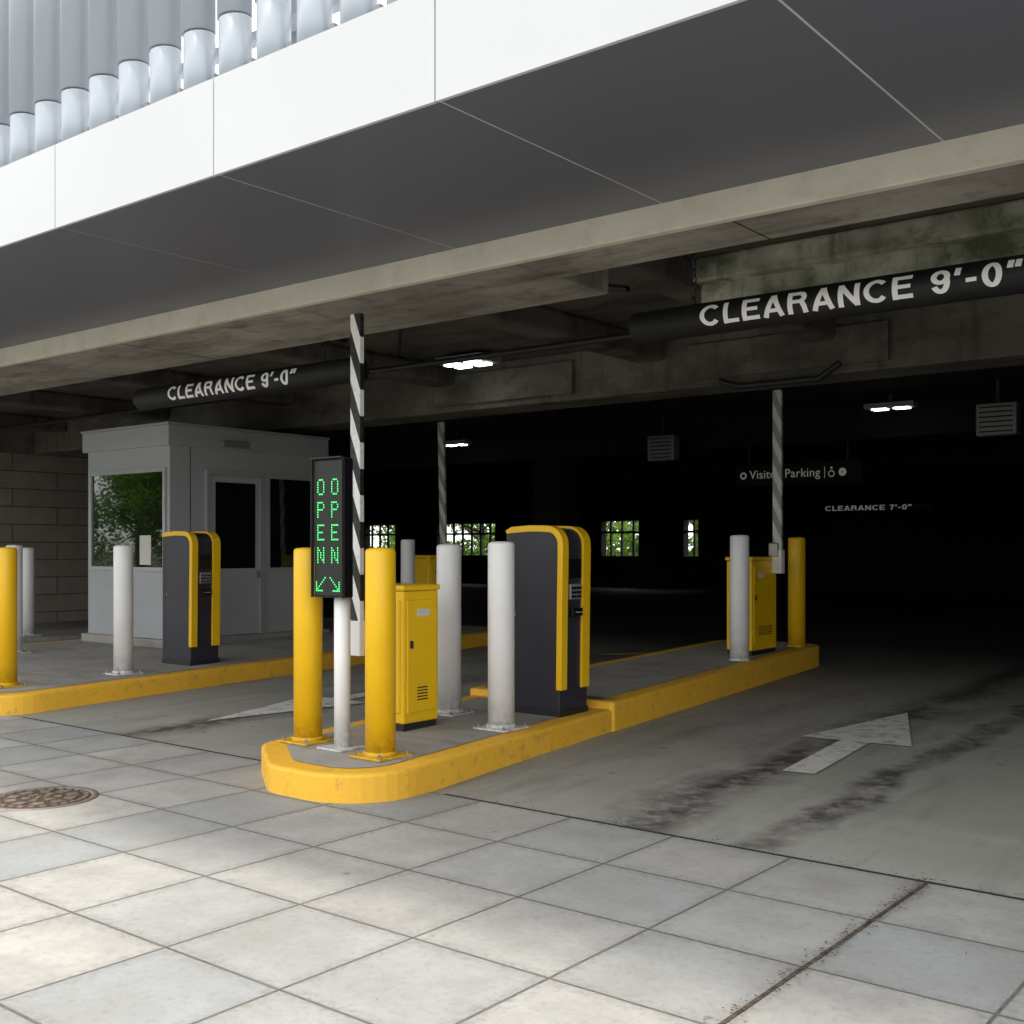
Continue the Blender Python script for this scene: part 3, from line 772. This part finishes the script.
# ---------------------------------------------------------------- trees
def tree_mesh():
    V, F, MI = [], [], []
    def limb(a, b_, r0, r1, n=8):
        a = Vector(a); b_ = Vector(b_); d = (b_-a).normalized()
        u = d.orthogonal().normalized(); w = d.cross(u); k = len(V)
        for p, r in ((a, r0), (b_, r1)):
            for i in range(n):
                t = 2*math.pi*i/n; V.append(tuple(p+u*r*math.cos(t)+w*r*math.sin(t)))
        for i in range(n):
            q = (i+1) % n; F.append((k+i, k+q, k+n+q, k+n+i)); MI.append(0)
    limb((0, 0, 0), (0.1, 0.05, 2.2), 0.2, 0.14)
    limb((0.1, 0.05, 2.2), (0, 0.1, 5.5), 0.14, 0.04)
    clumps = []
    for i in range(18):
        a = i*2.4; h = random.uniform(1.1, 5.0); L_ = random.uniform(1.2, 2.6)*(1.1-(h-2)/6)
        e = Vector((L_*math.cos(a), L_*math.sin(a), h+random.uniform(0.2, 1.6)))
        limb((0.05, 0.05, h), e, 0.07, 0.02, 6)
        clumps.append((e, random.uniform(0.6, 1.05)))
        clumps.append((e*0.6+Vector((0, 0, h*0.45)), random.uniform(0.5, 0.9)))
    clumps += [(Vector((random.uniform(-1, 1), random.uniform(-1, 1), random.uniform(5, 6.6))), random.uniform(0.6, 0.9)) for _ in range(8)]
    for c, r in clumps:
        for _ in range(150):
            d = Vector((random.gauss(0, 1), random.gauss(0, 1), random.gauss(0, 0.8))).normalized()*r*random.random()**0.4
            p = c+d; u = Vector((random.gauss(0, 1), random.gauss(0, 1), random.gauss(0, 1))).normalized()
            w = u.orthogonal().normalized(); s = random.uniform(0.06, 0.13); k = len(V)
            V.extend([tuple(p-u*s), tuple(p+w*s*0.6), tuple(p+u*s), tuple(p-w*s*0.6)])
            F.append((k, k+1, k+2, k+3)); MI.append(1)
    me = bpy.data.meshes.new('tree'); me.from_pydata(V, [], F)
    me.materials.append(M['bark']); me.materials.append(M['leaf'])
    me.polygons.foreach_set('material_index', MI); me.update()
    return me
tm = [tree_mesh(), tree_mesh()]
def tree(x, y, s):
    o = bpy.data.objects.new('tree', random.choice(tm)); COL.objects.link(o)
    o.location = (x, y, -0.16); o.scale = (s, s, s*random.uniform(0.9, 1.1)); o.rotation_euler = (0, 0, random.random()*6)
for x in (-50, -45.5, -41, -36, -31, -26, -20, -13, -5, 4):
    tree(x+random.uniform(-1, 1), -16+random.uniform(-1, 1), random.uniform(0.9, 1.2))
for x in (-72, -67, -62, -57, -52.5, -48, -43, -38.5, -33.5):
    tree(x+random.uniform(-1, 1), -20.5+random.uniform(-1, 1), random.uniform(1.1, 1.4))
for x in (-48, -43.5, -39, -35, -31, -27, -23.5, -20):
    tree(x+random.uniform(-1, 1), 37+random.uniform(-1.5, 1.5), random.uniform(0.8, 1.1))
for x in (-46, -41, -37, -33, -29, -25, -21):
    tree(x+random.uniform(-1, 1), 43+random.uniform(-1.5, 1.5), random.uniform(0.9, 1.2))
def hedge(x0, x1, y0, hgt, n):
    V, F = [], []
    for i in range(n):
        x = random.uniform(x0, x1); y = y0+random.uniform(-0.5, 0.5)
        top = hgt*(0.78+0.12*math.sin(x*1.3)+0.1*math.sin(x*3.1+1)+0.06*math.sin(x*7.3))
        z = -0.16+top*random.random()**0.7
        u = Vector((random.gauss(0, 1), random.gauss(0, 1), random.gauss(0, 1))).normalized(); w = u.orthogonal().normalized()
        s = random.uniform(0.05, 0.11); p = Vector((x, y, z)); k = len(V)
        V.extend([tuple(p-u*s), tuple(p+w*s*0.6), tuple(p+u*s), tuple(p-w*s*0.6)]); F.append((k, k+1, k+2, k+3))
    mkobj('hedge', V, F, 'leaf', recalc=False)
hedge(-46, -14, 34.5, 2.5, 20000)
hedge(-85, -25, -22.5, 2.6, 16000)

# ---------------------------------------------------------------- light
Sdir = Vector((-0.46, 0.035, 0.88)).normalized()
elev = math.asin(Sdir.z); az = math.atan2(Sdir.x, Sdir.y)
w = bpy.data.worlds.new('World'); scene.world = w; w.use_nodes = True
nt = w.node_tree; bg = nt.nodes['Background']
sky = nt.nodes.new('ShaderNodeTexSky'); sky.sky_type = 'NISHITA'; sky.sun_disc = False
sky.sun_elevation = elev; sky.sun_rotation = az; sky.dust_density = 3.0; sky.air_density = 1.0
tc = nt.nodes.new('ShaderNodeTexCoord')
cl = noise(nt, tc.outputs['Generated'], 2.2, 8, 0.6)
fac = rng(nt, cl, 0.35, 0.6, 0.7, 1.0)
skc = mixc(nt, fac, sky.outputs[0], (15.6, 15.6, 15.7))
nt.links.new(skc, bg.inputs[0]); bg.inputs[1].default_value = 0.15
sl = bpy.data.lights.new('sun', 'SUN'); sl.energy = 2.7; sl.angle = math.radians(7); sl.color = (1.0, 0.95, 0.87)
so = bpy.data.objects.new('sun', sl); COL.objects.link(so)
so.rotation_euler = (-Sdir).to_track_quat('-Z', 'Y').to_euler(); so.location = (0, -10, 20)

cam = bpy.data.cameras.new('camera'); co = bpy.data.objects.new('camera', cam); COL.objects.link(co)
cam.sensor_width = 36; cam.lens = 1130/1024*36; cam.shift_y = 36/1024; cam.clip_end = 1500; cam.clip_start = 0.05
co.location = (0, 0, 1.4); co.rotation_euler = (math.radians(90), 0, math.radians(38.6))
scene.camera = co
scene.view_settings.view_transform = 'Standard'; scene.view_settings.look = 'None'
scene.view_settings.exposure = 0; scene.view_settings.gamma = 1
